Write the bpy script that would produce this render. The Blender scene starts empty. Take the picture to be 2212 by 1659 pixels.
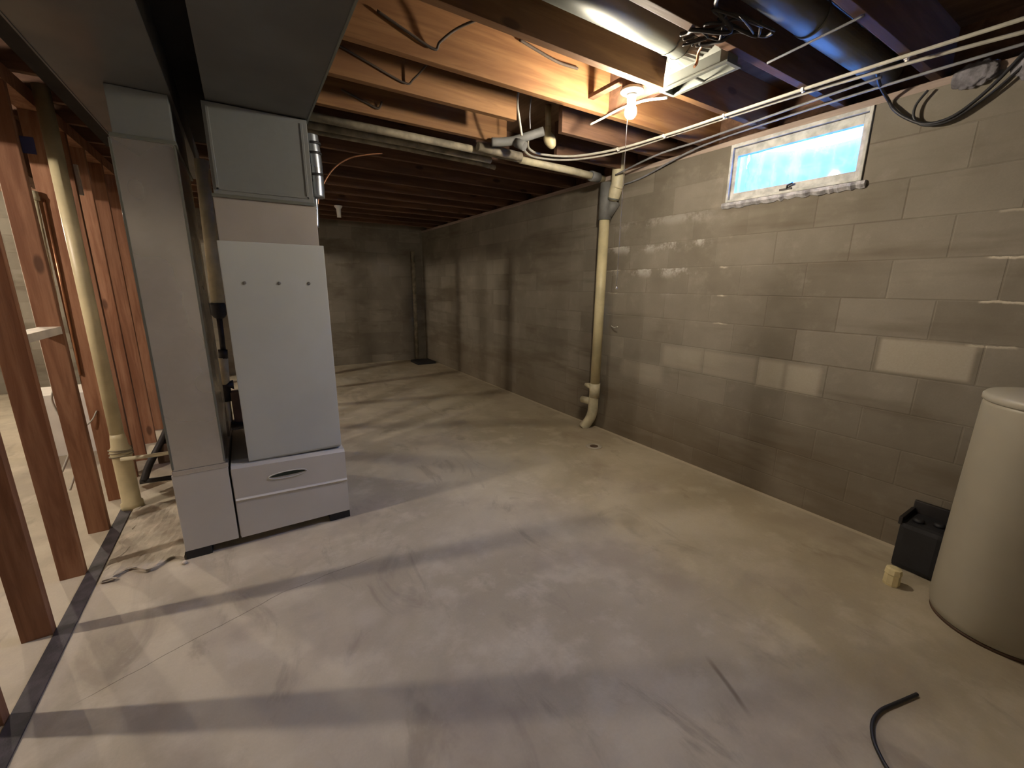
import bpy, bmesh, math, random
from mathutils import Vector, Matrix
random.seed(7)
scene = bpy.context.scene
COL = scene.collection

# ------------------------------------------------------------ camera
YAW, PITCH, ROLL, FPX = 0.56475411, 0.23056433, 0.00869646, 899.99
cyw, syw, cp, sp = math.cos(YAW), math.sin(YAW), math.cos(PITCH), math.sin(PITCH)
fwd = Vector((syw * cp, cyw * cp, -sp)); rt0 = Vector((cyw, -syw, 0)); up0 = rt0.cross(fwd)
cr, sr = math.cos(ROLL), math.sin(ROLL)
rt = rt0 * cr + up0 * sr; up = up0 * cr - rt0 * sr
cam_data = bpy.data.cameras.new('camera'); cam = bpy.data.objects.new('camera', cam_data); COL.objects.link(cam)
m = Matrix((rt, up, -fwd)).transposed().to_4x4(); m.translation = Vector((0, 0, 1.40)); cam.matrix_world = m
cam_data.sensor_fit = 'HORIZONTAL'; cam_data.sensor_width = 36; cam_data.lens = FPX * 36 / 2212
cam_data.clip_start = 0.02
scene.camera = cam

# ------------------------------------------------------------ view + sky + portal
vs = scene.view_settings
scene.display_settings.display_device = 'sRGB'
vs.view_transform = 'Standard'; vs.look = 'None'; vs.gamma = 1; vs.exposure = 0.0; vs.use_curve_mapping = False
SKY_STRENGTH = 150.0
BULB_STRENGTH = 1600.0
BULB2_STRENGTH = 2700.0
BULB3_STRENGTH = 3200.0
world = bpy.data.worlds.new('sky'); scene.world = world; world.use_nodes = True
bg = world.node_tree.nodes['Background']
bg.inputs[0].default_value = (0.09, 0.30, 1.0, 1); bg.inputs[1].default_value = SKY_STRENGTH
pl = bpy.data.lights.new('window_portal', 'AREA'); pl.shape = 'RECTANGLE'; pl.size = 0.33; pl.size_y = 0.76
pl.cycles.is_portal = True
po = bpy.data.objects.new('window_portal', pl); COL.objects.link(po)
po.location = (3.02, 1.46, 2.16); po.rotation_euler = (0, math.radians(90), 0)

# ------------------------------------------------------------ node helper
class NT:
    def __init__(s, name):
        s.m = bpy.data.materials.new(name); s.m.use_nodes = True
        s.t = s.m.node_tree; s.b = s.t.nodes['Principled BSDF']; s.out = s.t.nodes['Material Output']
        s._p = None
    def n(s, typ, **kw):
        x = s.t.nodes.new(typ)
        for k, v in kw.items(): setattr(x, k, v)
        return x
    def put(s, sock, v):
        if v is None: return
        if isinstance(v, bpy.types.NodeSocket): s.t.links.new(v, sock)
        else: sock.default_value = (*v, 1) if isinstance(v, tuple) and len(v) == 3 and sock.type == 'RGBA' else v
    def math(s, op, a, b=0.0, c=0.0, clamp=False):
        x = s.n('ShaderNodeMath', operation=op, use_clamp=clamp)
        for i, v in enumerate((a, b, c)): s.put(x.inputs[i], v)
        return x.outputs[0]
    def pos(s):
        if not s._p:
            g = s.n('ShaderNodeNewGeometry'); sx = s.n('ShaderNodeSeparateXYZ'); s.t.links.new(g.outputs['Position'], sx.inputs[0])
            s._p = (g.outputs['Position'], sx.outputs[0], sx.outputs[1], sx.outputs[2])
        return s._p
    def obj(s): return s.n('ShaderNodeTexCoord').outputs['Object']
    def mapv(s, v, scale=(1, 1, 1), loc=(0, 0, 0)):
        x = s.n('ShaderNodeMapping'); s.put(x.inputs['Vector'], v); x.inputs['Scale'].default_value = scale; x.inputs['Location'].default_value = loc
        return x.outputs[0]
    def noise(s, v, scale=5, detail=4, rough=.55, dist=0):
        x = s.n('ShaderNodeTexNoise'); s.put(x.inputs['Vector'], v); x.inputs['Scale'].default_value = scale
        x.inputs['Detail'].default_value = detail; x.inputs['Roughness'].default_value = rough; x.inputs['Distortion'].default_value = dist
        return x.outputs[0]
    def ramp(s, f, a, b, lo=0.0, hi=1.0):
        x = s.n('ShaderNodeMapRange', interpolation_type='SMOOTHSTEP'); s.put(x.inputs[0], f)
        x.inputs[1].default_value = a; x.inputs[2].default_value = b; x.inputs[3].default_value = lo; x.inputs[4].default_value = hi
        return x.outputs[0]
    def mix(s, f, a, b, mode='MIX'):
        x = s.n('ShaderNodeMix', data_type='RGBA', blend_type=mode)
        s.put(x.inputs[0], f); s.put(x.inputs[6], a); s.put(x.inputs[7], b); return x.outputs[2]
    def bump(s, h, strength=.3, dist=.01):
        x = s.n('ShaderNodeBump'); s.put(x.inputs['Height'], h); x.inputs['Strength'].default_value = strength; x.inputs['Distance'].default_value = dist
        s.t.links.new(x.outputs[0], s.b.inputs['Normal'])
    def base(s, c): s.put(s.b.inputs['Base Color'], c)
    def set(s, rough=None, metal=None, spec=None):
        if rough is not None: s.put(s.b.inputs['Roughness'], rough)
        if metal is not None: s.put(s.b.inputs['Metallic'], metal)
        if spec is not None: s.put(s.b.inputs['Specular IOR Level'], spec)
    def mul(s, a, b): return s.math('MULTIPLY', a, b)
    def box(s, a, lo, hi, soft):            # 1 inside [lo,hi]
        return s.mul(s.ramp(a, lo - soft, lo + soft), s.ramp(a, hi - soft, hi + soft, 1, 0))
    def rect(s, a, b, a0, a1, b0, b1, soft=.01): return s.mul(s.box(a, a0, a1, soft), s.box(b, b0, b1, soft))
    def seg(s, x, y, x0, y0, x1, y1, w, soft, ends=.05):   # band along a straight segment
        L = math.hypot(x1 - x0, y1 - y0); ux, uy = (x1 - x0) / L, (y1 - y0) / L
        dx = s.math('SUBTRACT', x, x0); dy = s.math('SUBTRACT', y, y0)
        al = s.math('ADD', s.mul(dx, ux), s.mul(dy, uy)); ac = s.math('ABSOLUTE', s.math('SUBTRACT', s.mul(dx, uy), s.mul(dy, ux)))
        return s.mul(s.ramp(ac, w - soft, w + soft, 1, 0), s.box(al, 0, L, ends))

def simple(name, col, rough=.6, metal=0.0, var=.18, scale=9, bump=.0):
    t = NT(name); o = t.obj(); f = t.noise(o, scale, 5)
    dark = tuple(c * (1 - var * 1.6) for c in col); light = tuple(min(1, c * (1 + var)) for c in col)
    t.base(t.mix(t.ramp(f, .3, .7), dark, light)); t.set(rough, metal)
    if bump: t.bump(t.noise(o, scale * 6, 3), bump, .004)
    return t.m

def wood(name, col, dark, axis, knots=True, rough=.7, along=1.2, across=16):
    t = NT(name); o = t.obj()
    ri = t.n('ShaderNodeObjectInfo').outputs['Random']
    off = t.n('ShaderNodeVectorMath', operation='ADD'); t.put(off.inputs[0], o)
    cb = t.n('ShaderNodeCombineXYZ')
    for i in range(3): t.put(cb.inputs[i], t.mul(ri, 13.0 + 7 * i))
    t.put(off.inputs[1], cb.outputs[0]); o = off.outputs[0]
    sc = [across] * 3; sc['XYZ'.index(axis)] = along
    g = t.noise(t.mapv(o, tuple(sc)), 1.0, 6, .6, .6)
    g2 = t.noise(t.mapv(o, tuple(v * 4 for v in sc)), 1.0, 4, .6, .3)
    big = t.noise(o, 1.7, 3)
    c = t.mix(t.ramp(g, .36, .68), dark, col)
    c = t.mix(t.mul(t.ramp(g2, .5, .75), .35), c, tuple(v * .62 for v in dark))
    c = t.mix(t.ramp(big, .35, .75, 0, .45), c, tuple(v * .78 for v in dark))
    if knots:
        v = t.n('ShaderNodeTexVoronoi'); sk = [5.5] * 3; sk['XYZ'.index(axis)] = 2.2
        t.put(v.inputs['Vector'], t.mapv(o, tuple(sk))); v.inputs['Scale'].default_value = 1.0
        k = t.ramp(v.outputs['Distance'], .07, .13, 1, 0)
        c = t.mix(t.mul(k, .75), c, tuple(v_ * .3 for v_ in dark))
    hv = t.n('ShaderNodeHueSaturation'); t.put(hv.inputs['Color'], c); t.put(hv.inputs['Value'], t.math('ADD', t.mul(ri, .35), .8))
    t.base(hv.outputs[0]); t.set(rough, 0, .3); t.bump(g2, .25, .003)
    return t.m

def floor_mat():
    t = NT('stained_concrete'); P, x, y, z = t.pos()
    n1 = t.noise(P, 1.1, 5, .6, .4); n2 = t.noise(P, 4.0, 5, .6); n3 = t.noise(P, 90, 3, .7)
    wob = t.mul(t.math('SUBTRACT', t.noise(P, 3.0, 3), .5), .09)
    xw = t.math('ADD', x, wob); yw = t.math('ADD', y, wob)
    fine = t.mul(t.math('SUBTRACT', t.noise(P, 7, 4), .5), .035)
    yf = t.math('ADD', y, fine); xf = t.math('ADD', x, fine)
    c = t.mix(t.ramp(n1, .34, .66), (.45, .395, .30), (.60, .54, .425))
    c = t.mix(t.ramp(n2, .48, .68, 0, .75), c, (.64, .58, .465))
    c = t.mix(t.ramp(t.noise(t.mapv(P, (1.6, .7, 1), (9, 2, 0)), 2.2, 5, .65, 1.0), .54, .70, 0, .5), c, (.27, .225, .18))
    c = t.mix(t.ramp(t.noise(P, 14, 5, .7), .58, .76, 0, .4), c, (.64, .59, .51))
    # cooler, purplish worn patches
    c = t.mix(t.mul(t.ramp(t.noise(t.mapv(P, (1.2, 1.2, 1), (4, 3, 0)), 1.6, 4), .5, .68), .5), c, (.35, .295, .25))
    c = t.mix(t.mul(t.ramp(x, 1.6, 2.6), .35), c, (.33, .25, .13))
    c = t.mix(t.mul(t.seg(xf, yf, 1.36, .70, 1.29, .53, .008, .006), .6), c, (.13, .09, .06))
    # pale specks
    for (a, b, r) in ((-.497, 1.845, .020), (.30, 1.62, .06), (-.60, 1.50, .045)):
        d = t.math('SQRT', t.math('ADD', t.math('POWER', t.math('SUBTRACT', xf, a), 2.0), t.math('POWER', t.math('SUBTRACT', yf, b), 2.0)))
        c = t.mix(t.ramp(d, r * .3, r * 1.4, .4, 0), c, (.62, .56, .47))
    # crack
    ck = t.math('ADD', t.seg(xf, yf, -.62, 1.76, .0, 1.98, .0016, .0010, .05), t.seg(xf, yf, .0, 1.98, .42, 2.02, .0012, .0008, .05))
    c = t.mix(t.mul(ck, .75), c, (.09, .07, .05))
    # pale line along the wall foot and chalky line by the studs
    c = t.mix(t.mul(t.box(xf, 2.895, 2.94, .008), .5), c, (.62, .54, .40))
    c = t.mix(t.mul(t.box(xf, -.745, -.71, .02), t.mul(t.ramp(y, 1.2, 1.5), .4)), c, (.6, .54, .46))
    c = t.mix(t.mul(n3, .18), c, (.12, .1, .08))
    t.base(c); t.set(.72, 0, .3)
    t.bump(t.math('ADD', t.mul(n2, .6), t.mul(n3, .25)), .25, .008)
    return t.m

def block_mat(name, axis, y0=.459, marks=False):
    t = NT(name); P, x, y, z = t.pos()
    h = y if axis == 'Y' else x
    cb = t.n('ShaderNodeCombineXYZ'); t.put(cb.inputs[0], t.math('SUBTRACT', h, y0 + .203 - .406 * 20)); t.put(cb.inputs[1], t.math('ADD', t.math('SUBTRACT', z, .145), .402))
    br = t.n('ShaderNodeTexBrick'); br.offset = .5; br.offset_frequency = 2; br.squash = 1
    t.put(br.inputs['Vector'], cb.outputs[0]); br.inputs['Scale'].default_value = 1; br.inputs['Brick Width'].default_value = .406
    br.inputs['Row Height'].default_value = .201; br.inputs['Mortar Size'].default_value = .005; br.inputs['Mortar Smooth'].default_value = .6
    br.inputs['Color1'].default_value = (.0, .0, .0, 1); br.inputs['Color2'].default_value = (1, 1, 1, 1); br.inputs['Mortar'].default_value = (.5, .5, .5, 1)
    br.inputs['Bias'].default_value = 0
    tone = t.n('ShaderNodeSeparateColor'); t.put(tone.inputs[0], br.outputs['Color']); tone = tone.outputs[0]
    mort = br.outputs['Fac']
    n1 = t.noise(P, 1.4, 4, .6); n2 = t.noise(P, 6, 5, .65); n3 = t.noise(P, 120, 3, .7)
    c = t.mix(t.ramp(n1, .3, .7), (.165, .145, .115), (.245, .220, .180))
    c = t.mix(t.mul(t.ramp(tone, .45, .95), .32), c, (.33, .30, .25))
    c = t.mix(t.mul(t.ramp(tone, .0, .35, 1, 0), .22), c, (.135, .115, .088))
    c = t.mix(t.ramp(n2, .52, .8, 0, .45), c, (.33, .30, .25))
    # damp darkening follows the courses
    dmp = t.noise(t.mapv(P, (1, .5, 3.2), (0, 2, 1)), 1.2, 4, .6)
    c = t.mix(t.ramp(dmp, .5, .68, 0, .6), c, (.110, .088, .062))
    mf = t.mul(mort, t.ramp(t.noise(P, 1.9, 3), .45, .65, .04, .42))
    c = t.mix(mf, c, (.14, .11, .085))
    if marks:
        zz = t.math('ADD', z, t.mul(t.math('SUBTRACT', n2, .5), .035)); yy = t.math('ADD', y, t.mul(t.math('SUBTRACT', n2, .5), .04))
        pale = (.42, .38, .31)
        for (a0, a1, b0, b1, s, k) in ((.485, .845, .965, 1.14, .012, .85), (1.10, 1.29, .755, .925, .02, .65), (1.31, 1.47, .75, .93, .02, .65),
                                       (1.49, 1.88, .76, .93, .015, .35), (1.90, 2.25, .77, .93, .03, .4), (2.25, 2.7, .6, .75, .04, .35)):
            c = t.mix(t.mul(t.rect(y, z, a0, a1, b0, b1, s), k), c, pale)
        # mineral bloom under the bed joints
        reg = t.rect(y, z, 1.95, 2.95, 1.40, 1.93, .12)
        frac = t.math('FRACT', t.math('DIVIDE', t.math('SUBTRACT', zz, .145 - .402), .201))
        bloom = t.mul(t.ramp(frac, .55, .95), t.ramp(t.noise(P, 5.5, 5, .7), .46, .62))
        c = t.mix(t.mul(bloom, t.mul(reg, .8)), c, (.52, .50, .46))
        reg2 = t.rect(y, z, .2, 2.9, 1.1, 1.75, .2)
        thin = t.mul(t.ramp(frac, .93, .97), t.ramp(t.noise(t.mapv(P, (1, 1, .1)), 3.5, 3), .55, .62))
        c = t.mix(t.mul(thin, t.mul(reg2, .8)), c, (.62, .56, .45))
        # rust brown foot of the wall
        c = t.mix(t.mul(t.ramp(zz, .05, .75, 1, 0), .35), c, (.15, .105, .055))
    c = t.mix(t.mul(n3, .25), c, (.10, .08, .06))
    t.base(c); t.set(.88, 0, .2)
    hgt = t.math('ADD', t.mul(mort, -.8), t.math('ADD', t.mul(n3, .18), t.mul(n2, .15)))
    t.bump(hgt, .4, .006)
    return t.m

def galv(name, col, rough=.42, metal=.85, scale=14):
    t = NT(name); o = t.obj(); v = t.n('ShaderNodeTexVoronoi'); t.put(v.inputs['Vector'], o); v.inputs['Scale'].default_value = scale * 3
    n = t.noise(o, scale * .16, 2)
    sp_ = t.n('ShaderNodeSeparateColor'); t.put(sp_.inputs[0], v.outputs['Color'])
    c = t.mix(t.mul(sp_.outputs[0], .12), col, tuple(min(1, k * 1.35) for k in col)); c = t.mix(t.ramp(n, .35, .75, 0, .35), c, tuple(k * .7 for k in col))
    t.base(c); t.set(None, metal); t.put(t.b.inputs['Roughness'], t.ramp(n, .3, .7, rough - .06, rough + .12))
    return t.m

M = dict(
    palewall=simple('whitewashed_block', (.62, .59, .53), .9, 0, .08, 2), shade_black=simple('painted_shade', (.018, .014, .012), .9),  # the near-black one is shade put into a colour, for the ceiling gaps
    floor=floor_mat(), wall=block_mat('block_wall_right', 'Y', marks=True), wallx=block_mat('block_wall_cross', 'X'),
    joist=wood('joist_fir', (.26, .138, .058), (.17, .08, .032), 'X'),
    joist_dark=wood('joist_darker', (.20, .11, .065), (.105, .055, .034), 'X'),  # darker tone of the joist wood
    sub=wood('subfloor_boards', (.20, .12, .07), (.12, .07, .04), 'Y', False),
    stud=wood('stud_fir', (.36, .185, .105), (.20, .085, .042), 'Z'),
    sill=wood('sill_plate', (.40, .32, .27), (.26, .20, .17), 'Y', False),
    casing=simple('furnace_enamel', (.52, .545, .53), .45, 0, .03, 3),
    base=simple('furnace_base_enamel', (.60, .585, .55), .45, 0, .03, 3),
    drop=galv('return_duct_sheet', (.60, .59, .60), .24, .9), trunk=galv('trunk_sheet', (.12, .12, .12), .45, .4), plenum=galv('plenum_sheet', (.27, .285, .285), .42, .5),
    coil=simple('coil_case_tan', (.42, .39, .36), .45, .2, .05, 3), galv=galv('galvanised_sheet', (.19, .20, .18), .42, .45),
    black=simple('black_rubber', (.014, .014, .017), .6), tar=simple('tar_strip', (.055, .047, .055), .7, 0, .3, 12, .4),
    iron=simple('black_iron', (.04, .036, .036), .5, .5), brownish=simple('rusty_metal', (.12, .075, .05), .7, .3),
    ypaint=simple('yellowed_pipe_paint', (.56, .49, .30), .42, 0, .1, 7), pvc=simple('aged_cream_pipe', (.54, .49, .34), .45, 0, .12, 12),
    grey=simple('grey_rubber_coupling', (.16, .16, .155), .6), dirty=simple('dusty_pipe', (.27, .235, .17), .75, 0, .3, 10),
    copper=simple('copper_tube', (.55, .27, .15), .35, .8), foil=galv('foil_wrap', (.30, .33, .37), .28, .8, 30),
    white=simple('white_plastic', (.80, .78, .72), .4, 0, .04), cable=simple('white_cable', (.46, .44, .38), .5, 0, .08, 20),
    gcable=simple('grey_cable', (.22, .22, .24), .6), cord=simple('pull_cord', (.75, .73, .70), .6),
    bcable=simple('black_cable', (.02, .02, .024), .5), dcloth=simple('cloth_wire', (.06, .042, .03), .8),
    frame=simple('window_frame_paint', (.50, .50, .47), .6, 0, .2, 16), putty=simple('crumbling_mortar', (.45, .44, .46), .9, 0, .3, 20, .8),
    tank=simple('tank_shell', (.36, .33, .26), .45, 0, .04, 3), lid=simple('tank_lid', (.42, .39, .32), .45, 0, .04, 3),
    soil=simple('outside_ground', (.12, .16, .08), .95, 0, .3), well=galv('window_well_steel', (.035, .060, .075), .6, .1),
    paper=simple('card', (.62, .54, .44), .8), blue=simple('blue_card', (.025, .03, .10), .7), pad=simple('rough_concrete', (.46, .41, .33), .9, 0, .16, 9, .35),
    whitewood=simple('white_painted_wood', (.66, .60, .50), .6, 0, .1), slot=simple('dark_slot', (.02, .03, .018), .8),
    iwhite=simple('white_enamel', (.72, .68, .62), .5, 0, .05), fluff=simple('grey_insulation', (.20, .19, .21), .95, 0, .3, 20, .8),
    blockpaint=simple('cream_stub', (.70, .60, .34), .6, 0, .12),
)
def bulb_mat(name, power, col):
    t = NT(name); t.base((1, .95, .85)); t.put(t.b.inputs['Emission Color'], col); t.put(t.b.inputs['Emission Strength'], power); return t.m
M['bulb'] = bulb_mat('lit_bulb', BULB_STRENGTH, (1.0, .87, .68)); M['bulb3'] = bulb_mat('lit_bulb_far_room', BULB3_STRENGTH, (1.0, .86, .66)); M['bulb2'] = bulb_mat('lit_bulb_side_room', BULB2_STRENGTH, (1.0, .86, .72))
def glass_mat():
    t = NT('dirty_pane'); P, x, y, z = t.pos()
    tr = t.n('ShaderNodeBsdfTransparent'); tr.inputs[0].default_value = (.86, .93, .96, 1)
    tl = t.n('ShaderNodeBsdfTranslucent'); tl.inputs[0].default_value = (.75, .85, .9, 1)
    gl = t.n('ShaderNodeBsdfGlossy'); gl.inputs['Roughness'].default_value = .03; gl.inputs[0].default_value = (1, 1, 1, 1)
    m1 = t.n('ShaderNodeMixShader'); grime = t.ramp(t.noise(t.mapv(P, (1, 9, 3)), 1.6, 5, .65), .35, .75, .18, .42)
    t.put(m1.inputs[0], grime); t.put(m1.inputs[1], tr.outputs[0]); t.put(m1.inputs[2], tl.outputs[0])
    m2 = t.n('ShaderNodeMixShader'); m2.inputs[0].default_value = .05; t.put(m2.inputs[1], m1.outputs[0]); t.put(m2.inputs[2], gl.outputs[0])
    t.put(t.out.inputs['Surface'], m2.outputs[0]); return t.m
M['glass'] = glass_mat()

# ------------------------------------------------------------ mesh helpers
def new(): return bmesh.new()
def a_box(bm, x0, x1, y0, y1, z0, z1, bev=0):
    r = bmesh.ops.create_cube(bm, size=1)
    vs_ = r['verts']
    bmesh.ops.scale(bm, vec=(abs(x1 - x0), abs(y1 - y0), abs(z1 - z0)), verts=vs_)
    bmesh.ops.translate(bm, vec=((x0 + x1) / 2, (y0 + y1) / 2, (z0 + z1) / 2), verts=vs_)
    if bev:
        es = list({e for v in vs_ for e in v.link_edges})
        bmesh.ops.bevel(bm, geom=es, offset=bev, segments=2, affect='EDGES', profile=.7)
    return bm
def smooth_path(pts, sub=6):
    if len(pts) < 3: return [Vector(p) for p in pts]
    P = [Vector(p) for p in pts]; out = []
    for i in range(len(P) - 1):
        p0 = P[max(i - 1, 0)]; p1 = P[i]; p2 = P[i + 1]; p3 = P[min(i + 2, len(P) - 1)]
        for k in range(sub):
            t = k / sub
            out.append(.5 * ((2 * p1) + (-p0 + p2) * t + (2 * p0 - 5 * p1 + 4 * p2 - p3) * t * t + (-p0 + 3 * p1 - 3 * p2 + p3) * t ** 3))
    out.append(P[-1]); return out
def a_tube(bm, pts, r, seg=12, smooth=False, cap=True):
    P = smooth_path(pts) if smooth else [Vector(p) for p in pts]
    rs = r if isinstance(r, (list, tuple)) else [r] * len(P)
    n = len(P); tang = []
    for i in range(n):
        a = P[min(i + 1, n - 1)] - P[max(i - 1, 0)]; tang.append(a.normalized())
    ref = Vector((0, 0, 1)) if abs(tang[0].z) < .9 else Vector((1, 0, 0))
    u = tang[0].cross(ref).normalized(); rings = []
    for i in range(n):
        u = (u - tang[i] * u.dot(tang[i])).normalized(); v = tang[i].cross(u)
        rings.append([bm.verts.new(P[i] + (u * math.cos(2 * math.pi * k / seg) + v * math.sin(2 * math.pi * k / seg)) * rs[i]) for k in range(seg)])
    for i in range(n - 1):
        for k in range(seg):
            f = bm.faces.new((rings[i][k], rings[i][(k + 1) % seg], rings[i + 1][(k + 1) % seg], rings[i + 1][k])); f.smooth = True
    if cap:
        bm.faces.new(rings[0][::-1]); bm.faces.new(rings[-1])
    return bm
def a_lathe(bm, prof, c, axis='Z', seg=32, smooth=True):
    rings = []
    for r, h in prof:
        ring = []
        for k in range(seg):
            a = 2 * math.pi * k / seg; p = Vector((r * math.cos(a), r * math.sin(a), h))
            if axis == 'X': p = Vector((p.z, p.x, p.y))
            if axis == 'Y': p = Vector((p.x, p.z, p.y))
            ring.append(bm.verts.new(Vector(c) + p))
        rings.append(ring)
    for i in range(len(prof) - 1):
        for k in range(seg):
            f = bm.faces.new((rings[i][k], rings[i][(k + 1) % seg], rings[i + 1][(k + 1) % seg], rings[i + 1][k])); f.smooth = smooth
    for ring in (rings[0][::-1], rings[-1]): bm.faces.new(ring)
    return bm
def obj(name, bm, mat, parent=None, origin=None):
    bmesh.ops.recalc_face_normals(bm, faces=bm.faces)
    me = bpy.data.meshes.new(name)
    if origin is not None: bmesh.ops.translate(bm, vec=-Vector(origin), verts=bm.verts)
    bm.to_mesh(me); bm.free(); me.materials.append(mat)
    o = bpy.data.objects.new(name, me); COL.objects.link(o)
    if origin is not None: o.location = origin
    if parent is not None:
        o.parent = parent
        pl_ = Vector((0, 0, 0)); q = parent
        while q is not None: pl_ += q.location; q = q.parent
        o.location = (Vector(origin) if origin is not None else Vector((0, 0, 0))) - pl_
    return o
def tag(o, label, cat, group=None, kind=None):
    o['label'] = label; o['category'] = cat
    if group: o['group'] = group
    if kind: o['kind'] = kind
    return o
def thing(name, label, cat, loc, group=None):
    o = bpy.data.objects.new(name, None); COL.objects.link(o); o.location = loc; o.empty_display_size = .1
    return tag(o, label, cat, group)
def struct(name, bm, mat, label=None, parent=None):
    o = obj(name, bm, mat, parent)
    if parent is None:
        o['kind'] = 'structure'
        if label: o['label'] = label
    return o
def B(*a, **k): return a_box(new(), *a, **k)
def T(*a, **k): return a_tube(new(), *a, **k)

WX = 2.93          # inner face of the right wall
# ------------------------------------------------------------ the setting
struct('floor', B(-4.0, 3.2, -2.2, 8.0, -.15, 0), M['floor'], 'bare stained concrete basement floor')
struct('ceiling', B(-4.0, 3.2, -2.2, 8.0, 2.615, 2.66), M['sub'], 'dark board subfloor above the joists')
bm = new()
a_box(bm, WX, WX + .2, -2.2, 1.07, 0, 2.345); a_box(bm, WX, WX + .2, 1.85, 7.8, 0, 2.345); a_box(bm, WX, WX + .2, 1.07, 1.85, 0, 1.955)
struct('wall_right', bm, M['wall'], 'grey concrete block wall with the small window')
struct('wall_far', B(-4.0, WX + .2, 7.8, 8.0, 0, 2.615), M['wallx'], 'dim concrete block wall at the far end')
struct('wall_left', B(-4.0, -3.8, -2.2, 7.8, 0, 2.615), M['palewall'], 'block wall beyond the open studs')
struct('wall_back', B(-3.8, WX, -2.2, -2.0, 0, 2.615), M['palewall'], 'block wall behind the viewer')
bm = new(); a_box(bm, WX - .002, WX + .14, -2.0, 1.05, 2.345, 2.38); a_box(bm, WX - .002, WX + .14, 1.05, 7.8, 2.345, 2.38)
struct('trim_1', bm, M['sill'], 'wooden sill plate on top of the block wall')
struct('trim_2', B(WX + .10, WX + .2, -2.2, 7.8, 2.38, 2.615), M['joist_dark'], 'rim board closing the joist ends')

# window
w = bpy.data.objects.new('window_1', None); COL.objects.link(w); w.location = (WX + .03, 1.46, 2.15); w['kind'] = 'structure'; w['label'] = 'small basement window high in the block wall'
def ring(bm, x0, x1, y0, y1, z0, z1, tL, tR, tB, tT, bev=.003):
    a_box(bm, x0, x1, y0, y0 + tR, z0, z1, bev); a_box(bm, x0, x1, y1 - tL, y1, z0, z1, bev)
    a_box(bm, x0, x1, y0 + tR, y1 - tL, z0, z0 + tB, bev); a_box(bm, x0, x1, y0 + tR, y1 - tL, z1 - tT, z1, bev)
bm = new(); ring(bm, WX - .012, WX + .12, 1.073, 1.848, 1.978, 2.343, .016, .016, .016, .022); struct('window_frame', bm, M['frame'], parent=w)
bm = new(); ring(bm, WX + .008, WX + .045, 1.090, 1.830, 1.996, 2.318, .026, .024, .040, .050); struct('window_sash', bm, M['frame'], parent=w)
struct('window_pane', B(WX + .036, WX + .040, 1.112, 1.806, 2.032, 2.272), M['glass'], parent=w)
bm = new(); a_box(bm, WX - .004, WX + .012, 1.43, 1.50, 1.996, 2.008, .002); a_tube(bm, [(WX - .002, 1.455, 2.005), (WX - .012, 1.45, 2.02), (WX - .014, 1.42, 2.03)], .006, 8)
struct('window_latch', bm, M['iron'], parent=w)
# broken mortar ledge under the window
bm = new(); N = 40
prev = None
for i in range(N + 1):
    y = 1.05 + .82 * i / N; j = random.uniform(-.008, .008)
    row = [bm.verts.new(p) for p in ((WX + .03, y, 1.945), (WX - .006 + j * .3, y, 1.940 + j), (WX - .022 + j, y, 1.957 + j * .5), (WX - .016 + j, y, 1.976 + j * .4), (WX + .03, y, 1.981))]
    if prev:
        for k in range(5): bm.faces.new((prev[k], prev[(k + 1) % 5], row[(k + 1) % 5], row[k]))
    else: bm.faces.new(row)
    prev = row
bm.faces.new(prev[::-1])
struct('window_sill', bm, M['putty'], parent=w)
# outside: steel window well, ground
bm = new(); prev = None; nn = 60
for i in range(nn + 1):
    a = math.pi * i / nn - math.pi / 2
    col_ = []
    for k in range(25):
        z = 1.55 + .80 * k / 24; rr = .38 + .012 * math.sin(k * 1.9)
        col_.append(bm.verts.new((WX + .2 + rr * math.cos(a) * .95, 1.46 + rr * math.sin(a), z)))
    if prev:
        for k in range(24): f = bm.faces.new((prev[k], prev[k + 1], col_[k + 1], col_[k])); f.smooth = True
    prev = col_
ww = obj('window_well', bm, M['well']); md = ww.modifiers.new('thick', 'SOLIDIFY'); md.thickness = .006
tag(ww, 'curved pale steel window well outside the basement window', 'window well')
bm = new(); a_box(bm, 3.13, 6.0, .6, 2.3, 1.35, 1.55); a_box(bm, 3.52, 6.0, .6, 2.3, 1.55, 2.33); a_box(bm, 3.13, 6.0, -3, .6, 1.35, 2.33); a_box(bm, 3.13, 6.0, 2.3, 9, 1.35, 2.33)
g = struct('trim_3', bm, M['soil'], 'ground outside the wall')

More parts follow.
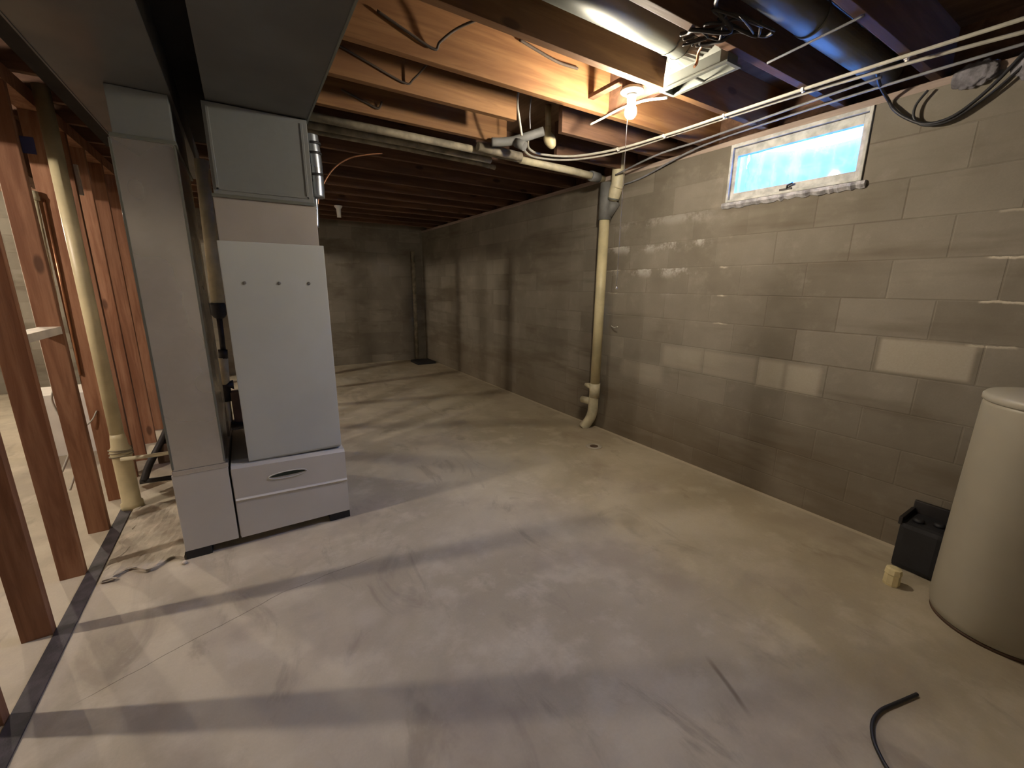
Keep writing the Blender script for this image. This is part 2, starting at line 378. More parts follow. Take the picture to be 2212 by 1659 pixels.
# ------------------------------------------------------------ joists
JY = [.825, 1.21, 1.615, 2.02, 2.40, 2.80, 3.20, 3.60, 4.01, 4.42, 4.82, 5.23, 5.64, 6.04, 6.45, 6.86, 7.27]
names = {0: 'ceiling joist nearest the viewer, over the shorter round duct', 1: 'ceiling joist between the two round ducts, bluish toward the window wall',
         2: 'ceiling joist just in front of the bare bulb, its narrow edge lit orange', 3: 'broad orange lit ceiling joist directly behind the bare bulb'}
dark_n = ['first', 'second', 'third', 'fourth', 'fifth', 'sixth', 'seventh', 'eighth', 'ninth', 'tenth', 'eleventh']
def joist(x0, x1, y, mat, label):
    o = obj('ceiling_joist', B(x0, x1, y, y + .04, 2.38, 2.615, bev=.003), mat, None, ((x0 + x1) / 2, y + .02, 2.38))
    return tag(o, label, 'joist', 'ceiling joists')
for i, y in enumerate(JY):
    if i == 4:
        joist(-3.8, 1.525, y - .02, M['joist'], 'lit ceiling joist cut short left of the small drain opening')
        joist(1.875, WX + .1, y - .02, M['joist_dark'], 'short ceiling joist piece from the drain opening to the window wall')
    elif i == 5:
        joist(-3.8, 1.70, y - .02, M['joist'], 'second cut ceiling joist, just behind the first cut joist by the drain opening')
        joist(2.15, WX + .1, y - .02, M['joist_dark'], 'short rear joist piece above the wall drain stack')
    elif i < 4:
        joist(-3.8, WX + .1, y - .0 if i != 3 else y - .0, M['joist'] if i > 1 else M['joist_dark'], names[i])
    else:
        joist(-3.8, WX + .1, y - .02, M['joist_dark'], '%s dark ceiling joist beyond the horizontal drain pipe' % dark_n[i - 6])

# ------------------------------------------------------------ studs
sy = [1.77, 2.195, 2.62, 3.075, 3.515, 3.88, 4.25, 4.70, 5.12, 5.53, 5.94, 6.35, 6.76, 7.17]
sl = ['nearest wall stud, at the left edge of the view', 'second wall stud from the viewer, long and dark, standing by the black strip',
      'third wall stud from the viewer, with a block nailed to its back', 'fourth wall stud, its upper half bright, in front of two thin pipes',
      'orange wall stud just behind the tall yellow drain pipe', 'grey streaked wall stud immediately right of the yellow drain pipe',
      'pale wall stud with a knot, second right of the yellow pipe', 'wall stud next to the return duct, third right of the yellow pipe',
      'wall stud mostly hidden by the return duct, fourth right of the yellow pipe'] + ['wall stud behind the return duct, %s past the hidden fourth one' % k for k in ('first', 'second', 'third', 'fourth', 'fifth')]
for y, l in zip(sy, sl):
    o = obj('wall_stud', B(-.905, -.815, y, y + .04, 0, 2.30, bev=.003), M['stud'], None, (-.86, y + .02, 0)); tag(o, l, 'stud', 'open wall studs')
tag(obj('top_plate', B(-.905, -.815, 1.2, 7.3, 2.30, 2.378, bev=.003), M['stud'], None, (-.86, 3.2, 2.30)), 'wooden top plate running above the open studs', 'plate')
tag(obj('blocking', B(-.90, -.815, 2.66, 3.075, 1.14, 1.178, bev=.002), M['whitewood'], None, (-.86, 2.87, 1.14)), 'short pale wooden block laid flat between the third and fourth studs', 'blocking')
tag(obj('wood_block', B(-.90, -.83, 3.115, 3.15, 1.93, 2.06, bev=.002), M['paper'], None, (-.865, 3.13, 1.93)), 'small pale wood block near the top left, beside a blue card', 'block')
tag(obj('wood_block', B(-.86, -.80, 3.93, 3.96, 1.95, 2.13, bev=.002), M['paper'], None, (-.83, 3.94, 1.95)), 'small tan wood block high beside the black bay, right of the yellow pipe', 'block')
tag(obj('floor_strip', B(-.812, -.752, .9, 3.42, 0, .006, bev=.002), M['tar'], None, (-.78, 2.2, 0)), 'long black tar strip on the floor along the open studs', 'strip')

# ------------------------------------------------------------ furnace
F = thing('furnace', 'tall grey furnace cabinet on a low base beside the return duct', 'furnace', (.16, 2.85, 0))
obj('cabinet', B(-.078, .392, 2.535, 3.10, .455, 1.60, bev=.006), M['casing'], F)
fp = obj('front_panel', B(-.078, .395, 2.523, 2.537, .468, 1.602, bev=.004), M['casing'], F)
for xx in (.013, .165, .305):
    obj('screw', a_lathe(new(), [(.008, 0), (.008, -.004), (.004, -.006)], (xx, 2.524, 1.405), 'Y', 12), M['grey'], fp)
obj('coil_case', B(-.068, .375, 2.53, 3.05, 1.60, 1.80, bev=.004), M['coil'], F)
bm = new(); a_box(bm, -.072, .372, 2.520, 3.06, 1.798, 1.812, .003); obj('seam_flange', bm, M['galv'], F)
bm = new(); a_box(bm, -.062, .368, 2.525, 3.05, 1.812, 2.20, .003)
for (x0, x1, z0, z1) in ((-.05, -.038, 1.83, 2.18), (.335, .347, 1.83, 2.18), (-.05, .347, 1.83, 1.84)): a_box(bm, x0, x1, 2.520, 2.527, z0, z1, .002)
obj('plenum', bm, M['plenum'], F)
# low base: wide box with drawer-like filter door
bm = new(); a_box(bm, -.165, .398, 2.52, 3.25, .045, .440, .004); obj('base_box', bm, M['base'], F)
bm = new()
pf = [(2.500, .047), (2.500, .262), (2.492, .270), (2.502, .278), (2.500, .448), (2.515, .462), (2.60, .462), (2.60, .047)]
L_ = [bm.verts.new((-.160, a, b)) for a, b in pf]; R_ = [bm.verts.new((.405, a, b - (.018 if b > .2 else 0))) for a, b in pf]
for k in range(len(pf)): bm.faces.new((L_[k], L_[(k + 1) % len(pf)], R_[(k + 1) % len(pf)], R_[k]))
bm.faces.new(L_[::-1]); bm.faces.new(R_)
door = obj('filter_door', bm, M['base'], F)
bm = new(); n_ = 24
vv = [bm.verts.new((.098 + .088 * math.cos(2 * math.pi * k / n_), 2.498, .363 + .013 * math.sin(2 * math.pi * k / n_) * (1 if math.sin(2 * math.pi * k / n_) > 0 else .5))) for k in range(n_)]
r = bmesh.ops.extrude_face_region(bm, geom=[bm.faces.new(vv)]); bmesh.ops.translate(bm, vec=(0, .006, 0), verts=[v for v in r['geom'] if isinstance(v, bmesh.types.BMVert)])
obj('handle_slot', bm, M['slot'], door)
bm = new(); a_tube(bm, [(.098 + .095 * math.cos(2 * math.pi * k / 24), 2.499, .361 + .019 * math.sin(2 * math.pi * k / 24)) for k in range(25)], .003, 6, cap=False); obj('handle_rim', bm, M['base'], door)
obj('foot', B(.29, .405, 2.503, 2.60, 0, .046, bev=.004), M['black'], F); obj('foot', B(-.10, .02, 3.1, 3.2, 0, .046, bev=.004), M['black'], F); obj('foot', B(.28, .395, 3.1, 3.2, 0, .046, bev=.004), M['black'], F)

# ------------------------------------------------------------ return duct (drop) + boot
D = thing('return_duct', 'tall narrow shiny sheet metal return duct left of the furnace', 'duct', (-.28, 2.85, 0))
obj('riser', B(-.395, -.180, 2.505, 3.20, .49, 1.998, bev=.003), M['drop'], D)
obj('upper_section', B(-.382, -.178, 2.510, 3.18, 2.004, 2.188, bev=.003), M['plenum'], D)
obj('drive_cleat', B(-.392, -.172, 2.498, 3.285, 1.990, 2.006, bev=.003), M['galv'], D)
obj('corner_seam', B(-.398, -.389, 2.500, 2.512, .5, 1.985, bev=.002), M['galv'], D); obj('corner_seam', B(-.186, -.177, 2.500, 2.512, .5, 1.985, bev=.002), M['galv'], D)
obj('lower_cleat', B(-.400, -.168, 2.499, 3.3, .468, .492, bev=.003), M['drop'], D)
obj('boot', B(-.405, -.172, 2.502, 3.3, .047, .468, bev=.003), M['base'], D)
obj('foot', B(-.405, -.295, 2.503, 2.60, 0, .048, bev=.004), M['black'], D); obj('foot', B(-.405, -.295, 3.2, 3.3, 0, .048, bev=.004), M['black'], D)

# ------------------------------------------------------------ trunks overhead
t_ = thing('overhead_duct', 'wide dark grey rectangular supply trunk under the joists above the furnace', 'duct', (.16, 1.0, 2.2))
obj('duct_body', B(-.045, .375, -1.6, 3.2, 2.205, 2.378, bev=.003), M['trunk'], t_)
obj('edge_seam', B(.371, .379, -1.6, 3.2, 2.200, 2.212, bev=.001), M['galv'], t_)
t_ = thing('overhead_duct', 'dark flat return trunk along the left, over the open studs side', 'duct', (-.34, 1.0, 2.2))
obj('duct_body', B(-.520, -.165, -1.6, 4.3, 2.190, 2.378, bev=.003), M['trunk'], t_)
obj('edge_seam', B(-.524, -.517, -1.6, 4.3, 2.187, 2.196, bev=.001), M['trunk'], t_)

tag(obj('shade_strip', B(-.164, -.046, -1.6, 3.9, 2.362, 2.378), M['shade_black'], None, (-.105, 1.1, 2.36)), 'black strip standing for the shade in the gap between the two overhead trunks', 'board')  # shade of the gap, put in as a black strip
tag(obj('shade_strip', B(-.712, -.526, -1.6, 4.4, 2.362, 2.378), M['shade_black'], None, (-.67, 1.1, 2.36)), 'black strip standing for the unlit joist bay between the return trunk and the open studs', 'board')  # unlit joist bay, its shade put in as a black strip

# ------------------------------------------------------------ foil wrapped line + copper by the furnace
t_ = thing('insulated_line', 'silver foil wrapped refrigerant line strapped against the furnace plenum', 'pipe', (.41, 2.75, 1.8))
obj('foil_wrap', T([(.418, 2.75, 1.88), (.420, 2.75, 1.98), (.418, 2.75, 2.08), (.412, 2.75, 2.16), (.41, 2.75, 2.20)], .042, 14, smooth=True), M['foil'], t_)
for z in (1.99, 2.10, 2.15): obj('strap', T([(.420, 2.75, z), (.419, 2.75, z + .013)], .044, 14), M['black'], t_)
obj('tube_end', T([(.408, 2.75, 1.90), (.406, 2.75, 1.80), (.40, 2.745, 1.72)], .014, 10, smooth=True), M['foil'], t_)
bm = new(); a_box(bm, .378, .388, 2.68, 2.70, 1.88, 2.24, .001)
for k in range(14): a_box(bm, .3885, .390, 2.676, 2.704, 1.90 + k * .024, 1.906 + k * .024)
tag(obj('hanger_strap', bm, M['galv'], None, (.383, 2.69, 2.06)), 'perforated metal hanger strap at the right edge of the plenum', 'strap')
tag(obj('copper_tube', T([(.412, 2.95, 1.60), (.432, 2.95, 1.75), (.465, 2.97, 1.93), (.555, 3.02, 2.09), (.68, 3.10, 2.20), (.83, 3.2, 2.272), (.95, 3.25, 2.31)], .0045, 8, smooth=True), M['copper']),
    'thin copper tube curving up from the furnace into the dark ceiling', 'tube')

# ------------------------------------------------------------ yellow drain stack at the left
t_ = thing('drain_pipe', 'tall yellowed drain pipe standing among the left studs', 'pipe', (-.75, 3.32, 0))
obj('pipe', T([(-.752, 3.33, .40), (-.752, 3.33, 2.378)], .034, 20), M['ypaint'], t_)
obj('hub', a_lathe(new(), [(.034, .50), (.038, .47), (.042, .42), (.052, .40), (.052, .36), (.047, .35), (.047, .05), (.056, .04), (.056, 0)], (-.752, 3.33, 0), 'Z', 24), M['ypaint'], t_)
bm = new()
for k, z in enumerate((.365, .385, .40)): a_tube(bm, [(-.752 + .056 * math.cos(a * .35), 3.33 + .056 * math.sin(a * .35), z + .006 * math.sin(a * .5 + k)) for a in range(19)], .003, 6, cap=False)
obj('wire_wrap', bm, M['dirty'], t_)
tag(obj('branch_pipe', T([(-.745, 3.26, .355), (-.60, 3.25, .352), (-.43, 3.24, .355)], .012, 10), M['pvc']), 'thin cream pipe running level from the yellow drain pipe to the return duct', 'pipe')
SP0, SP1, SP2, SP3 = (-.938, 3.50, .79), (-.912, 3.50, 1.85), (-.897, 3.508, .85), (-.880, 3.508, 1.85)
t_ = thing('supply_pipe', 'thin cream water pipe with a capped top behind the fourth stud', 'pipe', (-.92, 3.50, .8))
obj('pipe', T([SP0, SP1], .011, 10), M['pvc'], t_)
obj('cap', a_lathe(new(), [(.02, 0), (.022, .02), (.018, .03), (.018, .045), (.010, .05)], (SP1[0], SP1[1], SP1[2] - .01), 'Z', 14), M['pvc'], t_)
tag(obj('copper_pipe', T([SP2, SP3], .006, 8), M['copper']), 'bright narrow copper pipe close right of the cream water pipe', 'pipe')
tag(obj('blue_card', B(-.812, -.765, 3.10, 3.104, 2.00, 2.075, bev=.001), M['blue'], None, (-.79, 3.102, 2.0)), 'small dark blue card high on the fourth stud', 'card')
# loose wires
tag(obj('loose_wire', T([(-.90, 3.12, .874), (-.93, 3.13, .79), (-.915, 3.13, .69), (-.891, 3.13, .599), (-.895, 3.13, .485), (-.91, 3.125, .364), (-.94, 3.10, .274)], .005, 7, smooth=True), M['cable']),
    'pale loose wire drooping between the third and fourth studs', 'wire')
tag(obj('loose_wire', T([(-.893, 3.13, .54), (-.92, 3.11, .46), (-.95, 3.09, .39)], .006, 7, smooth=True), M['cable']), 'short stub of pale wire forking off the drooping wire', 'wire')
tag(obj('loose_wire', T([(-.862, 3.512, .617), (-.886, 3.50, .569), (-.917, 3.49, .535)], .004, 7, smooth=True), M['cable']), 'tiny curl of wire in front of the orange stud', 'wire')
tag(obj('storage_box', B(-1.62, -1.18, 4.70, 5.1, 0, .52, bev=.01), M['iwhite'], None, (-1.4, 4.9, 0)), 'low white box on the floor beyond the open studs', 'box')
tag(obj('white_post', B(-1.40, -1.355, 4.75, 4.80, .523, 2.38, bev=.003), M['whitewood'], None, (-1.38, 4.77, .52)), 'slender white upright post beyond the studs, above the white box', 'post')

# ------------------------------------------------------------ pipes seen in the gap between the ducts
t_ = thing('gas_pipe', 'black and tan pipework seen in the gap between furnace and return duct', 'pipe', (-.15, 3.45, 0))
obj('upper_pipe', T([(-.150, 3.45, 1.26), (-.125, 3.45, 2.15)], .038, 16), M['pvc'], t_)
obj('coupling', a_lathe(new(), [(.02, 1.17), (.034, 1.18), (.044, 1.20), (.044, 1.26), (.040, 1.275)], (-.152, 3.45, 0), 'Z', 18), M['black'], t_)
obj('black_pipe', T([(-.160, 3.45, .93), (-.154, 3.45, 1.19)], .017, 12), M['iron'], t_)
obj('valve', T([(-.165, 3.45, .90), (-.162, 3.45, .96)], .028, 12), M['iron'], t_)
obj('lower_pipe', T([(-.178, 3.45, .70), (-.166, 3.45, .905)], .028, 14), M['pvc'], t_)
obj('dark_elbow', T([(-.18, 3.45, .60), (-.18, 3.45, .71), (-.13, 3.45, .71)], .034, 14), M['iron'], t_)
obj('tail_pipe', T([(-.190, 3.45, .42), (-.186, 3.45, .62)], .026, 14), M['pvc'], t_)
obj('base_fitting', a_lathe(new(), [(.13, 0), (.13, .38), (.11, .42), (.03, .45)], (-.17, 3.45, 0), 'Z', 18), M['iron'], t_)
obj('control_box', B(-.155, -.07, 3.42, 3.50, .44, .66, bev=.006), M['brownish'], t_)
# dark items at the back left of the return duct
t_ = thing('floor_valve', 'dark rusty valve pipe slanting behind the foot of the return duct', 'pipe', (-.6, 3.5, 0))
obj('slanted_pipe', T([(-.70, 3.45, .12), (-.66, 3.48, .22), (-.58, 3.52, .36), (-.50, 3.55, .52)], .022, 10, smooth=True), M['iron'], t_)
obj('valve_body', B(-.62, -.46, 3.50, 3.62, .20, .34, bev=.015), M['brownish'], t_)
obj('pipe_run', T([(-.72, 3.45, .12), (-.42, 3.45, .10)], .016, 10), M['iron'], t_)
bm = B(-.74, -.415, 2.52, 3.28, 0, .018)
bmesh.ops.subdivide_edges(bm, edges=bm.edges[:], cuts=14, use_grid_fill=True)
for v in bm.verts:
    if v.co.z > .01: v.co.z += random.uniform(-.004, .003)
    if v.co.y < 2.55: v.co.y += .035 * math.sin(v.co.x * 37) + random.uniform(-.01, .01)
    if v.co.x < -.70: v.co.x += random.uniform(0, .05)
tag(obj('concrete_patch', bm, M['pad']), 'rough broken patch of pale concrete left of the return duct foot', 'concrete patch')
tag(obj('pebble', a_lathe(new(), [(.004, 0), (.012, .004), (.012, .012), (.005, .018)], (-.412, 2.47, 0), 'Z', 9), M['paper']), 'tiny white chip on the floor at the duct corner', 'chip')

# ------------------------------------------------------------ wall drain stack (right)
t_ = thing('drain_stack', 'cream vertical drain stack against the block wall, left of the window', 'pipe', (2.85, 2.96, 0))
obj('pipe', T([(2.85, 2.96, .45), (2.85, 2.955, 2.03)], .046, 22), M['ypaint'], t_)
bm = new(); a_tube(bm, [(2.85, 2.955, 1.99), (2.85, 2.95, 2.30)], .056, 20); a_tube(bm, [(2.86, 2.93, 2.03), (2.90, 2.89, 2.14)], [.04, .056], 20)
obj('wye_fitting', bm, M['grey'], t_)
obj('branch_pipe', T([(2.862, 2.875, 2.14), (2.862, 2.845, 2.24), (2.862, 2.83, 2.30), (2.862, 2.83, 2.61)], [.030, .044, .050, .053] + [.055] * 15, 20, smooth=True), M['pvc'], t_)
obj('branch_ring', T([(2.862, 2.872, 2.150), (2.862, 2.868, 2.163)], .050, 20), M['galv'], t_)
bm = new(); a_tube(bm, [(2.85, 2.96, .33), (2.85, 2.96, .47)], .052, 20); obj('cleanout_body', bm, M['pvc'], t_)
obj('cleanout_plug', T([(2.85, 2.97, .42), (2.835, 3.03, .435), (2.825, 3.075, .44)], [.03, .026, .014], 14), M['pvc'], t_)
obj('side_inlet', T([(2.85, 2.97, .275), (2.835, 3.12, .272)], .036, 16), M['pvc'], t_)
obj('bottom_elbow', T([(2.85, 2.965, .34), (2.85, 2.97, .22), (2.848, 2.975, .16), (2.835, 3.0, .08), (2.80, 3.04, 0.0)], .05, 18, smooth=True), M['pvc'], t_)

tag(obj('wire_stub', T([(2.925, 2.86, 1.04), (2.90, 2.80, 1.03), (2.88, 2.74, 1.045)], .005, 7, smooth=True), M['cable']), 'short pale wire stub poking from the wall right of the drain stack', 'wire')
# low horizontal drains beneath the joists
hd = thing('horizontal_drain', 'cream drain pipe running level under the joists to the wall stack', 'pipe', (2.4, 2.93, 2.33))
obj('pipe', T([(2.80, 2.945, 2.325), (2.45, 2.925, 2.335), (1.9, 2.91, 2.34)], .028, 16), M['pvc'], hd)
tag(obj('horizontal_drain', T([(1.895, 2.91, 2.34), (1.2, 2.90, 2.342), (.42, 2.90, 2.345)], .024, 16), M['dirty']), 'dirty grey level drain pipe continuing from the cream one toward the furnace', 'pipe')
obj('collar', T([(2.74, 2.942, 2.327), (2.64, 2.938, 2.33)], .040, 16), M['grey'], hd)
tag(obj('horizontal_pipe', T([(1.72, 3.05, 2.338), (1.1, 3.06, 2.35), (.42, 3.07, 2.352)], .024, 14), M['dirty']), 'dusty level pipe just behind the dirty grey level drain pipe', 'pipe')
tag(obj('horizontal_pipe', T([(1.86, 3.23, 2.345), (1.72, 3.20, 2.345), (1.1, 3.20, 2.355), (.42, 3.2, 2.358)], .018, 12), M['dirty']), 'thinner dusty pipe, rearmost of the level pipes under the joists', 'pipe')
t_ = thing('closet_drain', 'grey cast fitting hanging below the joist opening', 'pipe fitting', (1.72, 2.66, 2.33))
bm = new(); a_tube(bm, [(1.56, 2.75, 2.36), (1.68, 2.68, 2.37), (1.86, 2.56, 2.43)], .028, 14, smooth=True); obj('fitting_body', bm, M['grey'], t_)
obj('fitting_mouth', T([(1.70, 2.66, 2.36), (1.735, 2.60, 2.325)], .030, 14), M['grey'], t_)
obj('side_arm', T([(1.50, 2.84, 2.345), (1.86, 2.84, 2.335)], .030, 14), M['dirty'], t_)
t_ = thing('vent_pipe', 'short cream pipe with an elbow hanging in the joist opening', 'pipe', (1.93, 2.6, 2.4))
obj('pipe', T([(1.925, 2.6, 2.45), (1.925, 2.6, 2.613)], .020, 14), M['ypaint'], t_)
obj('elbow', T([(1.925, 2.6, 2.48), (1.928, 2.6, 2.43), (1.94, 2.59, 2.39), (1.955, 2.57, 2.345)], [.023] * 5 + [.028, .032, .036, .038, .040, .041, .041, .040, .038, .035, .031, .026, .020, .010], 14, smooth=True), M['ypaint'], t_)
tag(obj('wire', T([(1.575, 2.42, 2.61), (1.555, 2.42, 2.5), (1.57, 2.42, 2.41), (1.61, 2.45, 2.33)], .007, 8, smooth=True), M['cable']), 'white cable dropping beside the cut joist end', 'wire')
tag(obj('wire', T([(1.69, 2.46, 2.61), (1.675, 2.46, 2.48), (1.68, 2.46, 2.385)], .004, 8, smooth=True), M['gcable']), 'thin grey wire hanging in the middle of the joist opening', 'wire')

# ------------------------------------------------------------ bare bulb
BX, BY = 1.79, 1.71
t_ = thing('ceiling_lamp', 'bare lit bulb in a white porcelain holder with pull cord', 'lamp', (BX, BY, 2.38))
obj('holder_plate', a_lathe(new(), [(.050, 0), (.058, -.006), (.058, -.016), (.050, -.022), (.030, -.026)], (BX, BY, 2.383), 'Z', 32), M['white'], t_)
obj('socket', a_lathe(new(), [(.026, 0), (.026, -.012), (.022, -.016), (.021, -.040)], (BX, BY, 2.358), 'Z', 24), M['white'], t_)
bb = [(.014, .0), (.018, -.006), (.022, -.018), (.028, -.032), (.030, -.046), (.028, -.058), (.022, -.068), (.012, -.075), (.003, -.077)]
obj('bulb', a_lathe(new(), bb, (BX, BY, 2.320), 'Z', 24), M['bulb'], t_)
obj('pull_cord', T([(BX - .032, BY - .012, 2.36), (BX - .034, BY - .012, 2.2), (BX - .034, BY - .012, 1.8), (BX - .034, BY - .012, 1.40)], .0017, 6), M['cord'], t_)
obj('cord_bell', a_lathe(new(), [(.003, 0), (.005, -.010), (.002, -.016)], (BX - .034, BY - .012, 1.402), 'Z', 8), M['white'], t_)
tag(obj('junction_box', a_lathe(new(), [(.050, 0), (.050, .04), (.048, .045)], (BX, BY, 2.384), 'Z', 8, smooth=False), M['brownish'], None, (BX, BY, 2.384)), 'small metal junction box above the bulb holder', 'electrical box')
tag(obj('box_support', B(1.77, 1.81, 1.656, 2.019, 2.432, 2.452, bev=.002), M['joist_dark'], None, (1.79, 1.84, 2.43)), 'wood cleat between joists carrying the bulb box', 'cleat')

def lamp(name, label, x, y, z, mat, cord):
    t_ = thing(name, label, 'lamp', (x, y, z + .105))
    obj('holder_plate', a_lathe(new(), [(.050, 0), (.058, -.006), (.058, -.016), (.050, -.022), (.030, -.026)], (x, y, z + .108), 'Z', 32), M['white'], t_)
    obj('socket', a_lathe(new(), [(.026, 0), (.026, -.012), (.022, -.016), (.021, -.040)], (x, y, z + .083), 'Z', 24), M['white'], t_)
    obj('bulb', a_lathe(new(), bb, (x, y, z + .045), 'Z', 24), mat, t_)
lamp('ceiling_lamp', 'second lit bulb, in the side room beyond the open studs', -2.18, 2.5, 2.12, M['bulb2'], False)
lamp('ceiling_lamp', 'third lit bulb, deepest in the side room toward the far wall', -2.2, 5.85, 2.12, M['bulb3'], False)
tag(obj('shade_beam', B(-1.18, -1.06, 1.2, 7.3, 2.05, 2.378, bev=.004), M['joist_dark'], None, (-1.12, 3.8, 2.05)), 'dark beam added just beyond the open studs to shade their tops', 'beam')  # added to block the side-room bulb from the stud tops

tag(obj('solid_blocking', B(1.93, 1.968, 1.657, 2.018, 2.385, 2.61, bev=.002), M['joist_dark'], None, (1.95, 1.84, 2.385)), 'dark wood blocking set crosswise between the joists right of the bulb', 'blocking')
# ------------------------------------------------------------ round ducts and register boot
t_ = thing('round_duct', 'shiny round supply duct ending in the register boot', 'duct', (1.4, 1.425, 2.47))
obj('duct_pipe', T([(.38, 1.425, 2.475), (1.78, 1.425, 2.475)], .073, 36), M['galv'], t_)
obj('duct_collar', T([(1.70, 1.425, 2.475), (1.712, 1.425, 2.475)], .0755, 36), M['galv'], t_)
bm = new(); n_ = 32; r0, r1, r2 = [], [], []
def rectpt(k, hx, hy):
    a = 2 * math.pi * (k + .5) / n_; c, s = math.cos(a), math.sin(a); q = 1 / max(abs(c), abs(s)); return c * q * hx, s * q * hy
t_ = thing('register_boot', 'flared galvanised register boot with open frame beside the bulb', 'vent boot', (1.9, 1.41, 2.4))
for k in range(n_):
    a = 2 * math.pi * (k + .5) / n_
    r0.append(bm.verts.new((1.775, 1.425 + .074 * math.sin(a), 2.475 - .074 * math.cos(a))))
    u, v = rectpt(k, .045, .165)
    r1.append(bm.verts.new((1.90 + u, 1.41 + v, 2.395))); r2.append(bm.verts.new((1.90 + u, 1.41 + v, 2.345)))
for k in range(n_):
    j = (k + 1) % n_; bm.faces.new((r0[k], r0[j], r1[j], r1[k])); bm.faces.new((r1[k], r1[j], r2[j], r2[k]))
o = obj('boot_body', bm, M['galv'], t_); md = o.modifiers.new('t', 'SOLIDIFY'); md.thickness = .0015
bm = new()
for (x0, x1, y0, y1) in ((1.848, 1.868, 1.235, 1.585), (1.935, 1.955, 1.235, 1.585), (1.868, 1.935, 1.235, 1.252), (1.868, 1.935, 1.568, 1.585), (1.868, 1.935, 1.400, 1.408)): a_box(bm, x0, x1, y0, y1, 2.336, 2.345, .001)
obj('register_frame', bm, M['galv'], t_)
t_ = thing('round_duct', 'round duct tinted blue by the window, farther right than the boot', 'duct', (2.2, 1.03, 2.47))
obj('duct_pipe', T([(.38, 1.04, 2.475), (2.90, 1.04, 2.475)], .066, 36), M['galv'], t_)
obj('duct_collar', T([(2.08, 1.04, 2.475), (2.10, 1.04, 2.475)], .069, 36), M['galv'], t_)
# tangled old wiring between the ducts
bm = new()
for k in range(7):
    p = [(1.60 + random.uniform(-.1, .25) * q / 5 + .02 * k, 1.29 - q * .045 + random.uniform(-.02, .02), 2.385 + random.uniform(-.02, .008)) for q in range(6)]
    a_tube(bm, p, random.uniform(.003, .009), 7, smooth=True)
tag(obj('wire_tangle', bm, M['iron']), 'tangle of old dusty wiring between the two round ducts', 'wiring')
tag(obj('hanging_wire', T([(1.77, 1.30, 2.41), (1.80, 1.345, 2.40), (1.815, 1.36, 2.37), (1.80, 1.36, 2.35)], .006, 7, smooth=True), M['copper']), 'short brownish wire hanging from the tangle beside the boot', 'wire')
tag(obj('crossing_conduit', T([(2.09, 1.20, 2.376), (2.05, .96, 2.372), (2.035, .83, 2.374)], .005, 8, smooth=True), M['gcable']), 'thin grey conduit crossing beneath the blue lit round duct', 'conduit')

# ------------------------------------------------------------ white cables along the ceiling
ca = [(2.56, .30, 2.372), (2.515, .80, 2.372), (2.49, 1.22, 2.372), (2.475, 1.63, 2.372), (2.46, 2.02, 2.372), (2.40, 2.42, 2.370), (2.25, 2.70, 2.368), (2.03, 2.80, 2.368), (1.88, 2.76, 2.372), (1.80, 2.66, 2.40)]
tag(obj('white_cable', T(ca, .0085, 8, smooth=True), M['cable']), 'inner white cable of the pair stapled under the joists', 'cable', None)
cb_ = [(2.71, .30, 2.368), (2.60, .80, 2.370), (2.545, 1.22, 2.372), (2.515, 1.63, 2.372), (2.495, 2.02, 2.372), (2.45, 2.45, 2.366), (2.28, 2.76, 2.362), (2.03, 2.86, 2.36), (1.87, 2.80, 2.366), (1.79, 2.68, 2.40)]
tag(obj('white_cable', T(cb_, .0085, 8, smooth=True), M['cable']), 'outer white cable of the pair, nearer the block wall', 'cable', None)
where = ['at the joist nearest the viewer', 'at the joist between the round ducts', 'at the joist in front of the bulb', 'at the orange joist behind the bulb', 'at the short joist piece']
for k, (yy, xx) in enumerate(((.845, 2.53), (1.23, 2.49), (1.635, 2.475), (2.04, 2.46), (2.40, 2.41))):
    bm = new(); a_box(bm, xx - .013, xx + .013, yy - .006, yy + .006, 2.361, 2.379, .002); a_box(bm, xx - .003, xx + .003, yy - .004, yy + .004, 2.355, 2.361)
    tag(obj('cable_staple', bm, M['white'], None, (xx, yy, 2.37)), 'small white staple holding the white cable ' + where[k], 'staple', 'cable staples')
tag(obj('lamp_cable', T([(1.93, 1.60, 2.335), (1.905, 1.70, 2.352), (1.90, 1.78, 2.362), (1.905, 1.90, 2.372), (1.90, 2.04, 2.362), (1.885, 2.12, 2.352)], .0065, 8, smooth=True), M['cable']), 'short cream cable running behind the lit bulb', 'cable')
# grey cables by the sill
tag(obj('grey_cable', T([(2.80, 2.80, 2.33), (2.76, 2.35, 2.372), (2.75, 2.0, 2.374), (2.72, 1.65, 2.374), (2.68, 1.25, 2.374), (2.66, .97, 2.374)], .007, 8, smooth=True), M['gcable']), 'grey cable hugging the joists above the window', 'cable')
tag(obj('grey_cable', T([(2.912, 2.82, 2.27), (2.915, 2.6, 2.29), (2.88, 2.2, 2.36), (2.83, 1.9, 2.374), (2.80, 1.6, 2.374), (2.78, 1.0, 2.374), (2.80, .4, 2.374)], .007, 8, smooth=True), M['gcable']), 'grey cable drooping down the block wall left of the window', 'cable')
